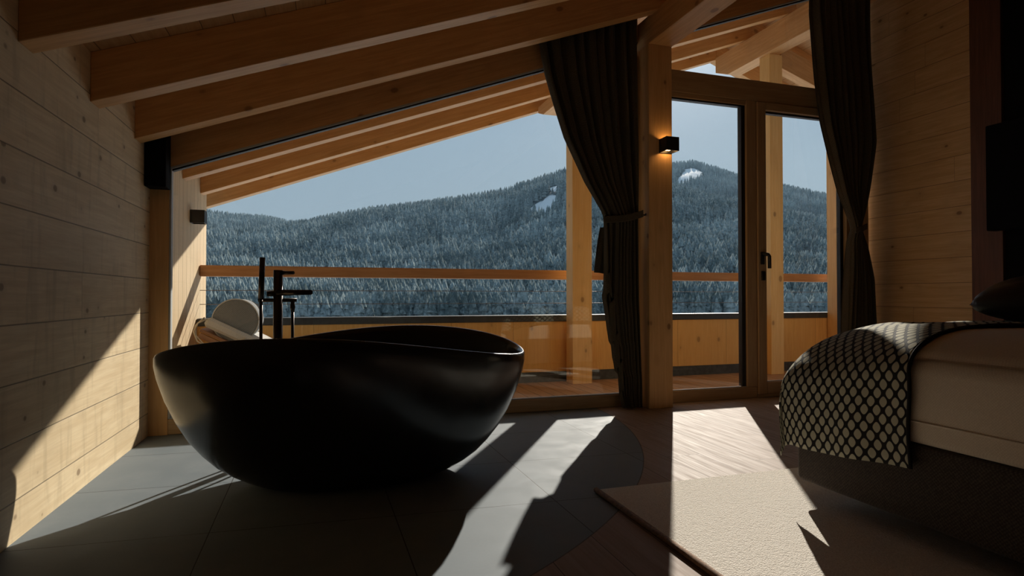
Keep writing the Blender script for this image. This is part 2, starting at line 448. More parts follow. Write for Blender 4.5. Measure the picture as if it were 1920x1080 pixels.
wp = box('wardrobe_panel', 4.73, 5.15, 2.42, 2.995, 0, 3.6, M['metalframe'], bevel=.003)
tag(wp, 'black wardrobe side at the right edge behind the bed', 'wardrobe')

cl = prism_xz('ceiling', [(XL-.1, zc(XL-.1)), (4.72, zc(4.72)), (4.72, zc(4.72)+.1), (XL-.1, zc(XL-.1)+.1)], YB-.1, YG+.02, M['ceil'], bevel=0)
world_origin(cl); struct(cl, 'sloping ceiling of narrow brown boards above the rafters', 'ceiling')
cl2 = prism_xz('ceiling', [(4.72, zc(4.72)), (XRB+.2, zc(XRB+.2)), (XRB+.2, zc(XRB+.2)+.1), (4.72, zc(4.72)+.1)], YB-.1, YG+.1, M['ceil'], bevel=0)
world_origin(cl2); struct(cl2, 'far slope of the board ceiling beyond the ridge', 'ceiling')

# interior rafters
def rafter(Y0, x0, x1, label, w=.112, mat=None, group=None, h=RH, name='rafter'):
    mid = (x0+x1)/2; rs = RS if mid < 4.72 else RS2
    pts = [(x0, zr(x0)), (x1, zr(x1)), (x1, zr(x1)+h), (x0, zr(x0)+h)]
    o = prism_xz(name, pts, Y0, Y0+w, mat or M['beamX'], rot=rs, bevel=.003)
    return tag(o, label, 'rafter', group)
XP = 2.45
rafter(2.463, XL, 4.70, 'ceiling rafter nearest the viewer, top left corner of the room', group='rafters under the bedroom ceiling')
rafter(3.127, XL, 4.70, 'middle ceiling rafter with a sunlit streak on its underside', group='rafters under the bedroom ceiling')
rafter(3.787, XL, 4.70, 'ceiling rafter closest to the big window, just above the curtain', group='rafters under the bedroom ceiling')

# interior purlin over the post
pu = box('purlin', 2.348, 2.555, YB+.01, 4.42, 2.78, 2.995, M['beamY'], bevel=.003)
tag(pu, 'square timber purlin running overhead from the inner post towards the viewer', 'beam')
rb = box('ridge_beam', 4.62, 4.74, YB+.01, 4.10, 3.52, 3.80, M['beamY'], bevel=.003)
tag(rb, 'ridge beam under the ceiling above the right curtain', 'beam')
po = box('timber_post', 2.348, 2.551, 3.94, 4.14, 0, 2.78, M['beamZ'], bevel=.003)
tag(po, 'square spruce post between the left curtain and the fixed door glass, lamp on its face', 'post')

# ------------------------------------------------------------------ glazing
zt = lambda X: 1.65 + .37*(X + .914)
G0, G1 = 4.10, 4.17
ATG = math.atan(.37)
RG = Matrix.Rotation(-ATG, 3, 'Y')
# wood band above the glass, left bay and right bay
def band(name, x0, x1, label):
    pts = [(x0, zt(x0)), (x1, zt(x1)), (x1, zc(x1)), (x0, zc(x0))]
    o = prism_xz(name, pts, 4.10, 4.22, M['beamX'], rot=RG, bevel=0); struct(o, label, 'trim'); return o
band('trim_2', XL, 2.345, 'dark sloping timber band above the big picture window')
b3 = band('trim_3', 2.56, 4.62, 'dark sloping timber band above the glass over the door')
o = box('trim_4', XL, -.914, 4.10, 4.2, 0, zt(-.914)+.001, M['beamZ'], bevel=0); struct(o, 'dark timber jamb in the corner left of the picture window', 'trim')

win = empty('window_1', (.7, 4.13, 0), 'big picture window with a sloping top behind the black bathtub', 'window', kind='structure')
box('window_frame', -.914, 2.345, 4.10, 4.18, 0, .093, M['frameX'], win, bevel=.004)
box('glazing_bead', -.914, 2.345, 4.112, 4.15, .0935, .101, M['bead'], win, bevel=0)
box('glazing_bead', -.9135, -.903, 4.105, 4.15, .10, zt(-.903)-.002, M['bead'], win, bevel=0)
prism_xz('glazing_bead', [(-.903, zt(-.903)-.012), (2.345, zt(2.345)-.012), (2.345, zt(2.345)), (-.903, zt(-.903))], 4.105, 4.15, M['bead'], win, bevel=0)
prism_xz('window_gasket', [(-.903, zt(-.903)-.024), (2.345, zt(2.345)-.024), (2.345, zt(2.345)-.012), (-.903, zt(-.903)-.012)], 4.12, 4.16, M['gasket'], win, bevel=0)
box('window_frame', 2.27, 2.345, 4.105, 4.18, .094, 2.75, M['frameZ'], win, bevel=.003)
prism_xz('pane', [(-.905, .10), (2.30, .10), (2.30, zt(2.30)-.01), (-.905, zt(-.905)-.01)], 4.128, 4.134, M['glass'], win, bevel=0)

w2 = empty('window_2', (2.95, 4.13, 0), 'tall fixed pane between the lamp post and the balcony door', 'window', kind='structure')
box('window_frame', 2.56, 3.47, 4.10, 4.18, 0, .093, M['frameX'], w2, bevel=.004)
box('window_frame', 3.372, 3.47, 4.10, 4.18, .094, 2.50, M['frameZ'], w2, bevel=.004)
box('window_frame', 2.56, 4.62, 4.10, 4.18, 2.50, 2.68, M['frameX'], w2, bevel=.004)
box('window_frame', 2.56, 3.372, 4.105, 4.17, 2.462, 2.499, M['frameX'], w2, bevel=.003)
box('glazing_bead', 2.56, 3.37, 4.114, 4.14, .0935, .099, M['bead'], w2, bevel=0)
box('window_gasket', 3.335, 3.3715, 4.12, 4.165, .1, 2.461, M['gasket'], w2, bevel=0)
box('window_gasket', 2.56, 3.335, 4.12, 4.165, 2.448, 2.4615, M['gasket'], w2, bevel=0)
box('pane', 2.56, 3.36, 4.128, 4.134, .095, 2.455, M['glass'], w2, bevel=0)

w3 = empty('window_3', (3.6, 4.13, 2.68), 'triangular pane above the balcony door showing the porch roof', 'window', kind='structure')
prism_xz('pane', [(2.56, 2.675), (4.62, 2.675), (4.62, zt(4.62)-.01), (2.56, zt(2.56)-.01)], 4.128, 4.134, M['glass'], w3, bevel=0)
prism_xz('glazing_bead', [(2.56, zt(2.56)-.010), (4.62, zt(4.62)-.010), (4.62, zt(4.62)), (2.56, zt(2.56))], 4.105, 4.15, M['bead'], w3, bevel=0)
prism_xz('window_gasket', [(2.56, zt(2.56)-.022), (4.62, zt(4.62)-.022), (4.62, zt(4.62)-.010), (2.56, zt(2.56)-.010)], 4.12, 4.16, M['gasket'], w3, bevel=0)

d = empty('door_1', (4.0, 4.12, 0), 'glazed balcony door with a black lever handle beside the right curtain', 'door', kind='structure')
fx = 'door_frame'
box(fx, 3.474, 3.560, 4.085, 4.165, .031, 2.498, M['frameZ'], d, bevel=.004)
box(fx, 4.425, 4.53, 4.085, 4.165, .031, 2.498, M['frameZ'], d, bevel=.004)
box(fx, 3.561, 4.424, 4.085, 4.165, .031, .130, M['frameX'], d, bevel=.004)
box(fx, 3.561, 4.424, 4.085, 4.165, 2.432, 2.498, M['frameX'], d, bevel=.004)
box('door_gasket', 4.39, 4.4245, 4.12, 4.16, .13, 2.43, M['gasket'], d, bevel=0)
box('door_gasket', 3.561, 4.39, 4.12, 4.16, 2.416, 2.4315, M['gasket'], d, bevel=0)
box('glazing_bead', 3.561, 4.39, 4.105, 4.13, .1305, .136, M['bead'], d, bevel=0)
box('pane', 3.561, 4.40, 4.128, 4.134, .13, 2.43, M['glass'], d, bevel=0)
box('door_jamb', 4.534, 4.70, 4.10, 4.20, 0, 3.7, M['frameZ'], d, bevel=.003)
box('door_jamb', 3.474, 4.533, 4.10, 4.20, 0, .028, M['frameX'], d, bevel=.003)
hd = empty('door_handle', (3.515, 4.085, 1.15), None, None); setparent(hd, d); hd['label'] = 'black lever handle and key cylinder'
box('rosette', 3.492, 3.530, 4.073, 4.0845, 1.12, 1.225, M['black'], hd, bevel=.003)
tube('lever', [(3.512, 4.075, 1.205), (3.512, 4.045, 1.205), (3.530, 4.034, 1.20), (3.540, 4.032, 1.185), (3.541, 4.032, 1.085)], .015, M['black'], hd)
box('cylinder_cover', 3.497, 3.537, 4.071, 4.0845, .985, 1.063, M['black'], hd, bevel=.006, seg=2)

# black box in the corner above the jamb
bb = box('speaker', -1.0195, -.905, 3.97, 4.09, 1.505, 2.02, M['metalframe'], bevel=.004)
tag(bb, 'tall narrow black box high in the left corner under the rafter', 'speaker')
tv = box('television', 4.62, 4.715, 2.60, 3.055, 1.33, 2.10, M['metalframe'], bevel=.006)
tag(tv, 'black flat box mounted high on the wall at the right edge', 'television')

# ------------------------------------------------------------------ wall lamps
def wall_lamp(c, front, label, on):
    """c: centre of the mounting face; front: unit direction away from the wall"""
    r = empty('wall_lamp', c, label, 'wall lamp', 'black cube wall lamps')
    f = Vector(front); s = Vector((abs(f.y), abs(f.x), 0))
    C = Vector(c)
    def bx(name, a0, a1, d0, d1, z0, z1, mat, parent, bevel=.003):
        p = C + s*a0 + f*d0; q = C + s*a1 + f*d1
        return box(name, min(p.x, q.x), max(p.x, q.x), min(p.y, q.y), max(p.y, q.y), C.z+z0, C.z+z1, mat, parent, bevel)
    t = .006; h = .052; a = .055; dd = .105
    bx('housing', -a, a, dd-t, dd, -h, h, M['black'], r, .001)
    bx('housing', -a, a, .0005, t, -h, h, M['black'], r, .001)
    bx('housing', -a, -a+t, t, dd-t, -h, h, M['black'], r, .001)
    bx('housing', a-t, a, t, dd-t, -h, h, M['black'], r, .001)
    bx('divider', -a+t, a-t, t, dd-t, -.012, .012, M['black'], r, 0)
    for z0 in (-.036, .0125):
        l = bx('led_disc', -.022, .022, .02, .07, z0, z0+.0235, M['ledon'] if on else M['bead'], r, .004)
    return r
m, nt, bs, out = newmat('warm_led'); bs.inputs['Emission Color'].default_value = (1, .55, .2, 1); bs.inputs['Emission Strength'].default_value = 16; bs.inputs['Base Color'].default_value = (.8, .6, .3, 1)
M['ledon'] = m
wall_lamp((2.49, 3.9395, 2.0), (0, -1, 0), 'lit black cube lamp on the inner spruce post, glowing up and down', True)
wall_lamp((-1.0195, 5.28, 1.49), (1, 0, 0), 'black cube lamp on the outdoor cladding beyond the picture window', False)

# ------------------------------------------------------------------ curtains
def curtain(name, label, XLf, XRf, ztop, zbot, y, n, amp, ztie, seed=0, rows=90, cols=150, side=1):
    rnd = random.Random(seed)
    ph = [rnd.uniform(0, 6.28) for _ in range(6)]
    P, UV = [], []
    for i in range(rows+1):
        t = i/rows
        row, ur = [], []
        for j in range(cols+1):
            u = j/cols
            z0 = ztop(XLf(9)+(XRf(9)-XLf(9))*u) if callable(ztop) else ztop
            z = z0 + (zbot - z0)*t
            xl, xr = XLf(z), XRf(z)
            k = math.exp(-((z-ztie)/.22)**2)
            uw = u + .02*math.sin(u*9+ph[0]) + .012*math.sin(u*23+ph[1]+z*.6)
            a = amp*(1-.55*k)
            yy = y + a*math.sin(2*PI*n*uw+ph[2]) + .35*a*math.sin(2*PI*n*2.3*uw+ph[3]+z*1.2) + .012*math.sin(z*3+u*5)
            yy -= .05*k*math.sin(PI*u)
            x = xl + (xr-xl)*u + .25*a*math.cos(2*PI*n*uw+ph[2])*math.sin(PI*u)
            row.append((x, yy, z)); ur.append((u, t))
        P.append(row); UV.append(ur)
    return P, UV

def interp(tab):
    zs = [a[0] for a in tab]; xs = [a[1] for a in tab]
    def f(z):
        if z <= zs[0]: return xs[0]
        for i in range(1, len(zs)):
            if z <= zs[i]:
                t = (z-zs[i-1])/(zs[i]-zs[i-1]); return xs[i-1]+(xs[i]-xs[i-1])*t
        return xs[-1]
    return f
cr = empty('curtain', (2.1, 4.0, 0), 'dark brown curtain tied back at the post right of the bathtub', 'curtain', 'tied back brown curtains')
XLc = interp([(.0, 2.150), (.10, 2.135), (.105, 2.128), (.27, 2.115), (.275, 2.090), (.36, 2.078), (.365, 2.072), (.49, 2.06), (.495, 2.045), (.62, 2.025), (.70, 2.015), (.86, 1.985), (.868, 1.995), (1.02, 2.0), (1.34, 1.998), (1.43, 1.992), (1.47, 1.985), (1.70, 1.84), (2.02, 1.682), (2.25, 1.607), (2.485, 1.535), (2.75, 1.485), (9, 1.44)])
XRc = interp([(0, 2.30), (1.2, 2.30), (1.43, 2.295), (1.7, 2.30), (9, 2.325)])
P, UV = curtain('c', '', XLc, XRc, lambda X: zc(X)-.03, .012, 4.0, 9, .030, 1.45, 3)
grid('curtain_panel', P, M['curtain'], cr, UV, .004)
# flap of the leading edge hanging behind the tie
P = []
for i in range(25):
    t = i/24; z = 1.375 - t*(.355)
    row = []
    for j in range(13):
        u = j/12
        x0 = 1.992 - .050*t**.8 ; x = x0 + (2.06-x0)*u
        row.append((x, 4.045 + .012*math.sin(u*9+t*2), z + .03*(1-u)*t*.4))
    P.append(row)
grid('curtain_hem', P, M['curtain'], cr, None, .004)
# cascading hem folds below the tie
for k, (za, zb, xa, w) in enumerate([(1.00, .86, 1.985, .055), (.80, .50, 2.02, .06), (.55, .30, 2.055, .055), (.34, .13, 2.095, .045)]):
    P = []
    for i in range(13):
        t = i/12
        row = []
        for j in range(13):
            u = j/12
            row.append((xa + w*u + .02*t, 3.965 - .030*math.sin(PI*u) + .03*u , za + (zb-za)*t + .05*u*(1-t)+ .02*math.sin(u*7)*t))
        P.append(row)
    grid('curtain_hem', P, M['curtain'], cr, None, .004)
# tieback strap
P = []
for i in range(7):
    v = i/6 - .5
    row = []
    for j in range(33):
        u = j/32; x = 1.985 + .315*u
        zz = 1.425 + .055*u**1.3 - .012*math.sin(PI*u) + v*.052
        row.append((x, 3.945 - .035*math.sin(PI*u)+.02*(1-u)*(1-u), zz))
    P.append(row)
grid('tieback', P, M['curtain'], cr, None, .006)
hk = tube('tieback_hook', [(2.302, 3.955, 1.472), (2.316, 3.95, 1.468), (2.328, 3.955, 1.478), (2.335, 3.97, 1.475), (2.3475, 3.99, 1.475)], .006, M['black'], cr)
# rail
box('curtain_rail', -1.0, 2.34, 3.97, 4.03, 0, .02, M['black'], cr, bevel=0).data.transform(Matrix.Identity(4))
rail_o = [o_ for o_ in cr.children if o_.name.startswith('curtain_rail')][0]
bpy.data.objects.remove(rail_o)

cr2 = empty('curtain', (4.4, 3.98, 0), 'dark brown curtain tied back at the right edge of the balcony door, behind the bed', 'curtain', 'tied back brown curtains')
XL2 = interp([(0, 4.285), (.6, 4.295), (1.0, 4.315), (1.33, 4.325), (1.44, 4.365), (1.5, 4.345), (1.75, 4.24), (2.0, 4.165), (2.35, 4.07), (2.7, 4.015), (3.27, 3.94), (9, 3.90)])
XR2 = interp([(0, 4.64), (1.0, 4.60), (1.3, 4.53), (1.45, 4.46), (1.6, 4.50), (2.2, 4.62), (3.0, 4.60), (9, 4.58)])
P, UV = curtain('c', '', XL2, XR2, lambda X: min(zr(X), 3.5)-.01, .012, 3.98, 8, .032, 1.44, 9)
grid('curtain_panel', P, M['curtain'], cr2, UV, .004)
P = []
for i in range(7):
    v = i/6 - .5
    P.append([(4.355 + .20*(j/24), 3.93 - .02*math.sin(PI*min(1, j/12)) + .1*(max(0, j/24-.4)), 1.42 + .05*(j/24) + v*.05) for j in range(25)])
grid('tieback', P, M['curtain'], cr2, None, .006)

# ------------------------------------------------------------------ bathtub
def bathtub():
    r = empty('bathtub', (.14, 2.9, 0), 'black freestanding egg shaped bathtub on the grey stone tiles', 'bathtub')
    cx, cy, a, bb_ = .14, 2.9, .835, .46
    n = 128
    def rim(ph): return .628 + .058*math.cos(2*(ph-math.radians(68))) + .006*math.cos(ph)
    def ring(s, zf, inset=0, soff=0):
        out = []
        for k in range(n):
            ph = 2*PI*k/n
            e = 2.15
            c_, s_ = math.cos(ph), math.sin(ph)
            rr = (abs(c_)**e + abs(s_)**e)**(-1/e)
            zz = zf(ph)
            out.append((cx + rr*c_*(a*s-inset) + soff, cy + rr*s_*(bb_*s-inset), zz))
        return out
    prof = [(.45, 0.), (.48, .008), (.525, .03), (.58, .065), (.645, .115), (.71, .18), (.775, .27), (.838, .38), (.897, .52), (.948, .68), (.985, .84), (.998, .93), (.998, .985), (.993, 1.0)]
    P = []
    for s, t in prof: P.append(ring(s, lambda ph, t=t: rim(ph)*t))
    P.append(ring(.99, lambda ph: rim(ph)+.002, .004))
    P.append(ring(.99, lambda ph: rim(ph)-.001, .016))
    for s, t in [(.985, .96), (.97, .85), (.94, .7), (.89, .54), (.82, .38), (.72, .26), (.58, .18), (.40, .15), (.2, .145), (.02, .144)]:
        P.append(ring(s, lambda ph, t=t: rim(ph)*t if t > .5 else rim(ph)*t*.5+.6*t*.5, .020 if s > .1 else 0))
    nr = len(P)
    V = [p for row in P for p in row]; F = []
    for i in range(nr-1):
        for j in range(n):
            F.append((i*n+j, i*n+(j+1) % n, (i+1)*n+(j+1) % n, (i+1)*n+j))
    F.append(tuple(range(n-1, -1, -1))); F.append(tuple((nr-1)*n+k for k in range(n)))
    o = mesh_world('shell', V, F, M['tub'], r, smooth=True)
    for p in o.data.polygons:
        if len(p.vertices) > 4: p.use_smooth = False
    tube('drain', [(.14, 2.9, .088), (.14, 2.9, .093)], .03, M['bronze'], r, 24)
    return r
bathtub()

# ------------------------------------------------------------------ floor standing bath filler
FS = .956
def ft(name, pts, r, mat, par, n=12):
    return tube(name, [(x*FS, 3.44+(y-3.6), (.85+(z-.85)*FS) if z > .2 else z) for x, y, z in pts], r, mat, par, n)
fa = empty('bath_filler', (-.25*FS, 3.44, 0), 'dark bronze floor standing bath tap with hand shower behind the bathtub', 'tap')
ft('floor_plate', [(-.25, 3.6, 0.001), (-.25, 3.6, .012)], .06, M['bronze'], fa, 28)
ft('column', [(-.25, 3.6, .012), (-.25, 3.6, .55), (-.25, 3.6, 1.0)], .0245, M['bronze'], fa, 28)
sp = ft('spout', [(-.25, 3.58, .872), (-.19, 3.53, .872), (-.07, 3.42, .873)], [.017, .016, .013], M['bronze'], fa, 16)
ft('lever', [(-.235, 3.59, .985), (-.20, 3.565, .984), (-.165, 3.54, .984)], [.012, .010, .009], M['bronze'], fa, 14)
ft('diverter', [(-.31, 3.595, .865), (-.25, 3.6, .868)], [.014, .016], M['bronze'], fa, 14)
ft('shower_bracket', [(-.355, 3.6, .829), (-.25, 3.6, .829), (-.15, 3.6, .830)], .0105, M['bronze'], fa, 14)
ft('hand_shower', [(-.338, 3.58, .838), (-.335, 3.58, .95), (-.331, 3.578, 1.07)], [.0145, .0145, .0145], M['bronze'], fa, 16)
ft('shower_hose', [(-.338, 3.58, .835), (-.337, 3.58, .6), (-.336, 3.585, .3), (-.32, 3.59, .12), (-.28, 3.60, .05), (-.26, 3.60, .03)], .0085, M['bronze'], fa, 10)
ft('hose_outlet', [(-.172, 3.6, .83), (-.172, 3.6, .79), (-.172, 3.6, .76)], [.010, .014, .009], M['bronze'], fa, 12)
ft('shower_hose', [(-.172, 3.6, .77), (-.173, 3.6, .5), (-.178, 3.6, .25), (-.2, 3.6, .08), (-.23, 3.6, .03)], .0085, M['bronze'], fa, 10)

# ------------------------------------------------------------------ rug
rg = empty('rug', (1.9, .8, 0), 'cream rug with brown bound edge lying under the foot of the bed', 'rug')
rv = box('pile', 1.135, 4.1, .2, 2.335, .001, .014, M['rug'], rg, bevel=.003)
tube('binding', [(1.127, .2, .012), (1.127, 1.3, .012), (1.127, 2.336, .012)], .0115, M['binding'], rg, 12)

# ------------------------------------------------------------------ bed
bed = empty('bed', (2.9, 1.1, 0), 'upholstered double bed with cream mattress at the right', 'bed')
BX0, BX1, BY0, BY1 = 1.87, 3.92, .20, 2.00
def rounded_box(name, x0, x1, y0, y1, z0, z1, r, mat, parent, seg=5):
    o = box(name, x0, x1, y0, y1, z0, z1, mat, parent, bevel=r, seg=seg)
    for p in o.data.polygons: p.use_smooth = True
    return o
rounded_box('base', BX0+.01, BX1, BY0, BY1-.005, .09, .358, .022, M['bedbase'], bed)
for (x, y) in ((2.35, 1.72), (2.35, .4), (3.75, 1.82), (3.75, .4)):
    tube('leg', [(x, y, .0145), (x, y, .095)], .03, M['black'], bed, 14)
def bedsurf(Y):
    q = max(0, min(1, (Y-1.44)/.62))
    return .303 + .374*q*q, .592 - .125*q, .748 - .020*q
TX = 1.848
def cover(X, Y):
    """height of the throw's underside over the bed"""
    Rx, zl, ztp = bedsurf(Y)
    t = math.acos(max(-1, min(1, 1-(X-TX)/Rx))) if X < TX+Rx else PI/2
    return zl + (ztp-zl)*math.sin(t)
def block(name, x0, x1, y0, y1, zb, zt_, r, mat, parent):
    """soft slab whose top follows zt_(x, y), with rounded rims; zb may follow another surface"""
    nx, ny = 44, 40
    def ax(a, c, n):
        e = [a + r*(1-math.cos(k/5*PI/2)) for k in range(5)]
        m_ = [a + r + (c-a-2*r)*k/(n-1) for k in range(n)]
        return e + m_ + [c - r*(1-math.cos(k/5*PI/2)) for k in range(4, -1, -1)]
    xs, ys = ax(x0, x1, nx), ax(y0, y1, ny)
    V, F = [], []
    for top in (1, 0):
        for x in xs:
            for y in ys:
                z1, z0 = zt_(x, y), zb(x, y)
                d1 = min(x-x0, x1-x, y-y0, y1-y, r)/r
                drop = r*(1-math.sqrt(max(0, 1-(1-d1)**2)))
                drop = min(drop, (z1-z0)/2)
                V.append((x, y, z1-drop if top else z0+drop))
    nX, nY = len(xs), len(ys); o_ = nX*nY
    for i_ in range(nX-1):
        for j_ in range(nY-1):
            F.append((i_*nY+j_, (i_+1)*nY+j_, (i_+1)*nY+j_+1, i_*nY+j_+1))
            F.append((o_+i_*nY+j_, o_+i_*nY+j_+1, o_+(i_+1)*nY+j_+1, o_+(i_+1)*nY+j_))
    rim = [(i_, 0) for i_ in range(nX)] + [(nX-1, j_) for j_ in range(1, nY)] + [(i_, nY-1) for i_ in range(nX-2, -1, -1)] + [(0, j_) for j_ in range(nY-2, 0, -1)]
    for a_, c_ in zip(rim, rim[1:]+rim[:1]):
        p_, q_ = a_[0]*nY+a_[1], c_[0]*nY+c_[1]
        F.append((p_, q_, o_+q_, o_+p_))
    return mesh_world(name, V, F, mat, parent, smooth=True)
mtop = lambda x, y: min(.644, cover(x, y)-.03)
block('mattress', BX0, BX1, BY0, BY1-.01, lambda x, y: .360, mtop, .03, M['sheet'], bed)
tube('seam', [(BX0-.002, BY0+.03, .436), (BX0-.002, BY1-.05, .436)], .0035, M['sheet'], bed, 8)
def ttop(x, y):
    t = math.acos(max(-1, min(1, 1-(x-BX0+.005)/.295))) if x < BX0+.285 else PI/2
    return max(mtop(x, y)+.004, min(.677+.061*math.sin(t)+.004*math.sin(x*7+y*3), cover(x, y)-.010))
block('topper', BX0+.008, BX1, BY0+.005, BY1-.015, lambda x, y: mtop(x, y)+.003, ttop, .028, M['sheet'], bed)
hb = box('headboard', 3.93, 4.01, .14, 2.06, .02, 1.15, M['bedbase'], bed, bevel=.015, seg=3)

# throw over the window side of the foot end
th_o = empty('throw_blanket', (2.2, 1.8, .5), 'diamond patterned black and cream throw draped over the corner of the bed', 'blanket')
P, UV = [], []
NY = 60
for j in range(NY+1):
    v = j/NY
    Yp = 1.473 + v*.712                      # arc length across; beyond 2.32 it turns down
    YF = 1.985
    if Yp <= YF: Y, dz = Yp, 0
    else:
        a_ = (Yp-YF)/.06
        Y = YF + .06*math.sin(min(a_, PI/2)); dz = -(.06*(1-math.cos(min(a_, PI/2))) + max(0, (a_-PI/2))*.06)
    Rx, zl, ztp = bedsurf(min(Y, 2.065))
    hem = .276 - .049*((Y-1.473)/.6)
    row, ur = [], []
    pts = []
    for i in range(13): pts.append((TX, hem + (zl-hem)*i/12))
    for i in range(1, 22):
        t = i/21*PI/2
        pts.append((TX+Rx*(1-math.cos(t)), zl + (ztp-zl)*math.sin(t)))
    x_end = 3.06 - .1*(1-v)
    for i in range(1, 11): pts.append((TX+Rx+(x_end-TX-Rx)*i/10, ztp))
    s = 0; last = pts[0]
    for k, (x, z) in enumerate(pts):
        s += math.hypot(x-last[0], z-last[1]); last = (x, z)
        low = max(0, 1-(z-.22)/.4)
        wx = -.012*low*math.sin(Yp*11+1.0) - .006*low*math.sin(Yp*27)
        row.append((x + wx, Y + .004*math.sin(z*20), z + dz*min(1, max(0, (x-1.79)/.18)) + .003*math.sin(x*14+Y*9)))
        ur.append((Yp, s))
    P.append(row); UV.append(ur)
grid('cloth', P, M['throw'], th_o, UV, .006)
ep = [P[0][k] for k in range(len(P[0]))]
tube('piped_edge', [(x, y-.003, z) for x, y, z in ep], .006, M['throw'], th_o, 8)

def pillow(name, c, sx, sy, sz, rz, rx, mat, label):
    V, F = [], []
    n, m_ = 28, 28
    R = Matrix.Rotation(rz, 3, 'Z') @ Matrix.Rotation(rx, 3, 'Y')
    def pt(u, v, top):
        x = (u*2-1); y = (v*2-1)
        k = (1-abs(x)**2.6)*(1-abs(y)**2.6); zz = sz*max(0, k)**.42*top
        pin = 1 - .07*(abs(x)*abs(y))**2 - .04*(1-abs(x))*abs(y) - .04*(1-abs(y))*abs(x)
        zz += .006*math.sin(x*9+y*5)*k*top
        return R @ Vector((x*sx*pin, y*sy*pin, zz)) + Vector(c)
    for top in (1, -1):
        base = len(V)
        for i in range(n+1):
            for j in range(m_+1): V.append(pt(i/n, j/m_, top))
        for i in range(n):
            for j in range(m_):
                q = (base+i*(m_+1)+j, base+(i+1)*(m_+1)+j, base+(i+1)*(m_+1)+j+1, base+i*(m_+1)+j+1)
                F.append(q)
    o = mesh_world(name, V, F, mat, None, smooth=True)
    bm = bmesh.new(); bm.from_mesh(o.data); bmesh.ops.remove_doubles(bm, verts=bm.verts, dist=.0008); bmesh.ops.recalc_face_normals(bm, faces=bm.faces); bm.to_mesh(o.data); bm.free()
    tag(o, label, 'pillow'); return o
pillow('pillow', (3.07, 1.72, .848), .28, .27, .10, .25, -.14, M['cushionb'], 'glossy black pillow lying on the bed at the right edge')

# ------------------------------------------------------------------ balcony
dk = box('deck', XL, 6.2, 4.20, 5.62, -.06, -.004, M['deck'], bevel=0); world_origin(dk); struct(dk, 'brown larch decking boards of the balcony', 'floor')
ow = box('wall_outside', XL-.12, XL, 4.21, 5.92, -.06, 2.05, M['clad'], bevel=0); world_origin(ow); struct(ow, 'sunlit vertical cladding at the left end of the balcony', 'wall')
ow2 = box('wall_outside', 5.66, 5.80, 4.30, 5.50, -.06, 3.6, M['beamZ'], bevel=0); struct(ow2, 'timber side wall at the right end of the balcony', 'wall')
pa = empty('balcony_parapet', (2.4, 5.55, 0), 'solid timber balcony parapet with dark coping', 'parapet')
o = box('panel', XL+.004, 6.2, 5.515, 5.58, .10, .60, M['panel'], pa, bevel=0)
box('coping', XL+.004, 6.2, 5.50, 5.68, .60, .664, M['capm'], pa, bevel=.004)
box('base_strip', XL+.004, 6.2, 5.52, 5.60, -.003, .10, M['base'], pa, bevel=0)
hr = box('handrail', XL+.002, 6.2, 5.615, 5.715, 1.024, 1.120, M['rail'], bevel=.006); tag(hr, 'square reddish timber handrail above the balcony parapet', 'handrail')
for z, l in ((.903, 'upper steel cable strung under the balcony handrail'), (.782, 'lower steel cable strung just above the parapet coping')):
    c_ = tube('railing_cable', [(XL+.003, 5.63, z), (2.5, 5.63, z), (6.19, 5.63, z)], .003, M['steel'], None, 6); tag(c_, l, 'cable', 'balcony railing cables')
p1 = box('balcony_post', 2.306, 2.512, 5.29, 5.45, -.004, 2.87, M['postout'], bevel=.003); tag(p1, 'outdoor spruce post half hidden by the left curtain', 'post', 'balcony posts')
p2 = box('balcony_post', 4.665, 4.835, 5.29, 5.45, -.004, 3.53, M['postout'], bevel=.003); tag(p2, 'outdoor spruce post behind the balcony door carrying the ridge beam', 'post', 'balcony posts')
pp = prism_yz('purlin', [(4.43, 2.87), (6.10, 2.87), (6.26, 2.93), (6.26, 3.0), (4.43, 3.0)], 2.306, 2.516, M['beamY'], bevel=.003)
tag(pp, 'outdoor purlin end poking out past the left curtain', 'beam')
rr = prism_yz('ridge_beam', [(4.23, 3.53), (5.95, 3.53), (6.18, 3.63), (6.18, zr(4.62)-.001), (4.23, zr(4.62)-.001)], 4.625, 4.80, M['beamY'], bevel=.003)
tag(rr, 'outdoor ridge beam on top of the balcony post seen through the upper pane', 'beam')
G = 'rafters under the balcony roof'
rafter(4.965, XL-.1+.1, 4.719, 'outdoor rafter nearest to the picture window', group=G)
rafter(5.635, XL-.1+.1, 4.719, 'middle outdoor rafter of the left roof slope', group=G)
rafter(6.29, XL-.4, 4.719, 'outermost orange rafter at the edge of the left roof slope', group=G)
rafter(4.965, 4.721, 6.0, 'outdoor rafter nearest the door on the right roof slope', group=G)
rafter(5.635, 4.721, 6.0, 'middle outdoor rafter of the right roof slope', group=G)
rafter(6.29, 4.721, 6.0, 'outermost rafter of the right roof slope', group=G)
br = prism_xz('brace', [(4.836, 3.40), (5.45, 3.200), (5.45, 3.455), (4.836, 3.655)], 5.31, 5.43, M['beamX'], rot=RS2, bevel=.003)
tag(br, 'pale sloping strut running down from the top of the ridge post', 'beam')
ro = prism_xz('roof', [(XL-.6, zc(XL-.6)), (4.72, zc(4.72)), (4.72, zc(4.72)+.12), (XL-.6, zc(XL-.6)+.12)], 4.22, 7.15, M['ceil'], bevel=0)
world_origin(ro); struct(ro, 'boarded balcony roof, left slope', 'roof')
ro = prism_xz('roof', [(4.72, zc(4.72)), (6.05, zc(6.05)), (6.05, zc(6.05)+.12), (4.72, zc(4.72)+.12)], 4.22, 6.72, M['ceil'], bevel=0)
world_origin(ro); struct(ro, 'boarded balcony roof, right slope', 'roof')

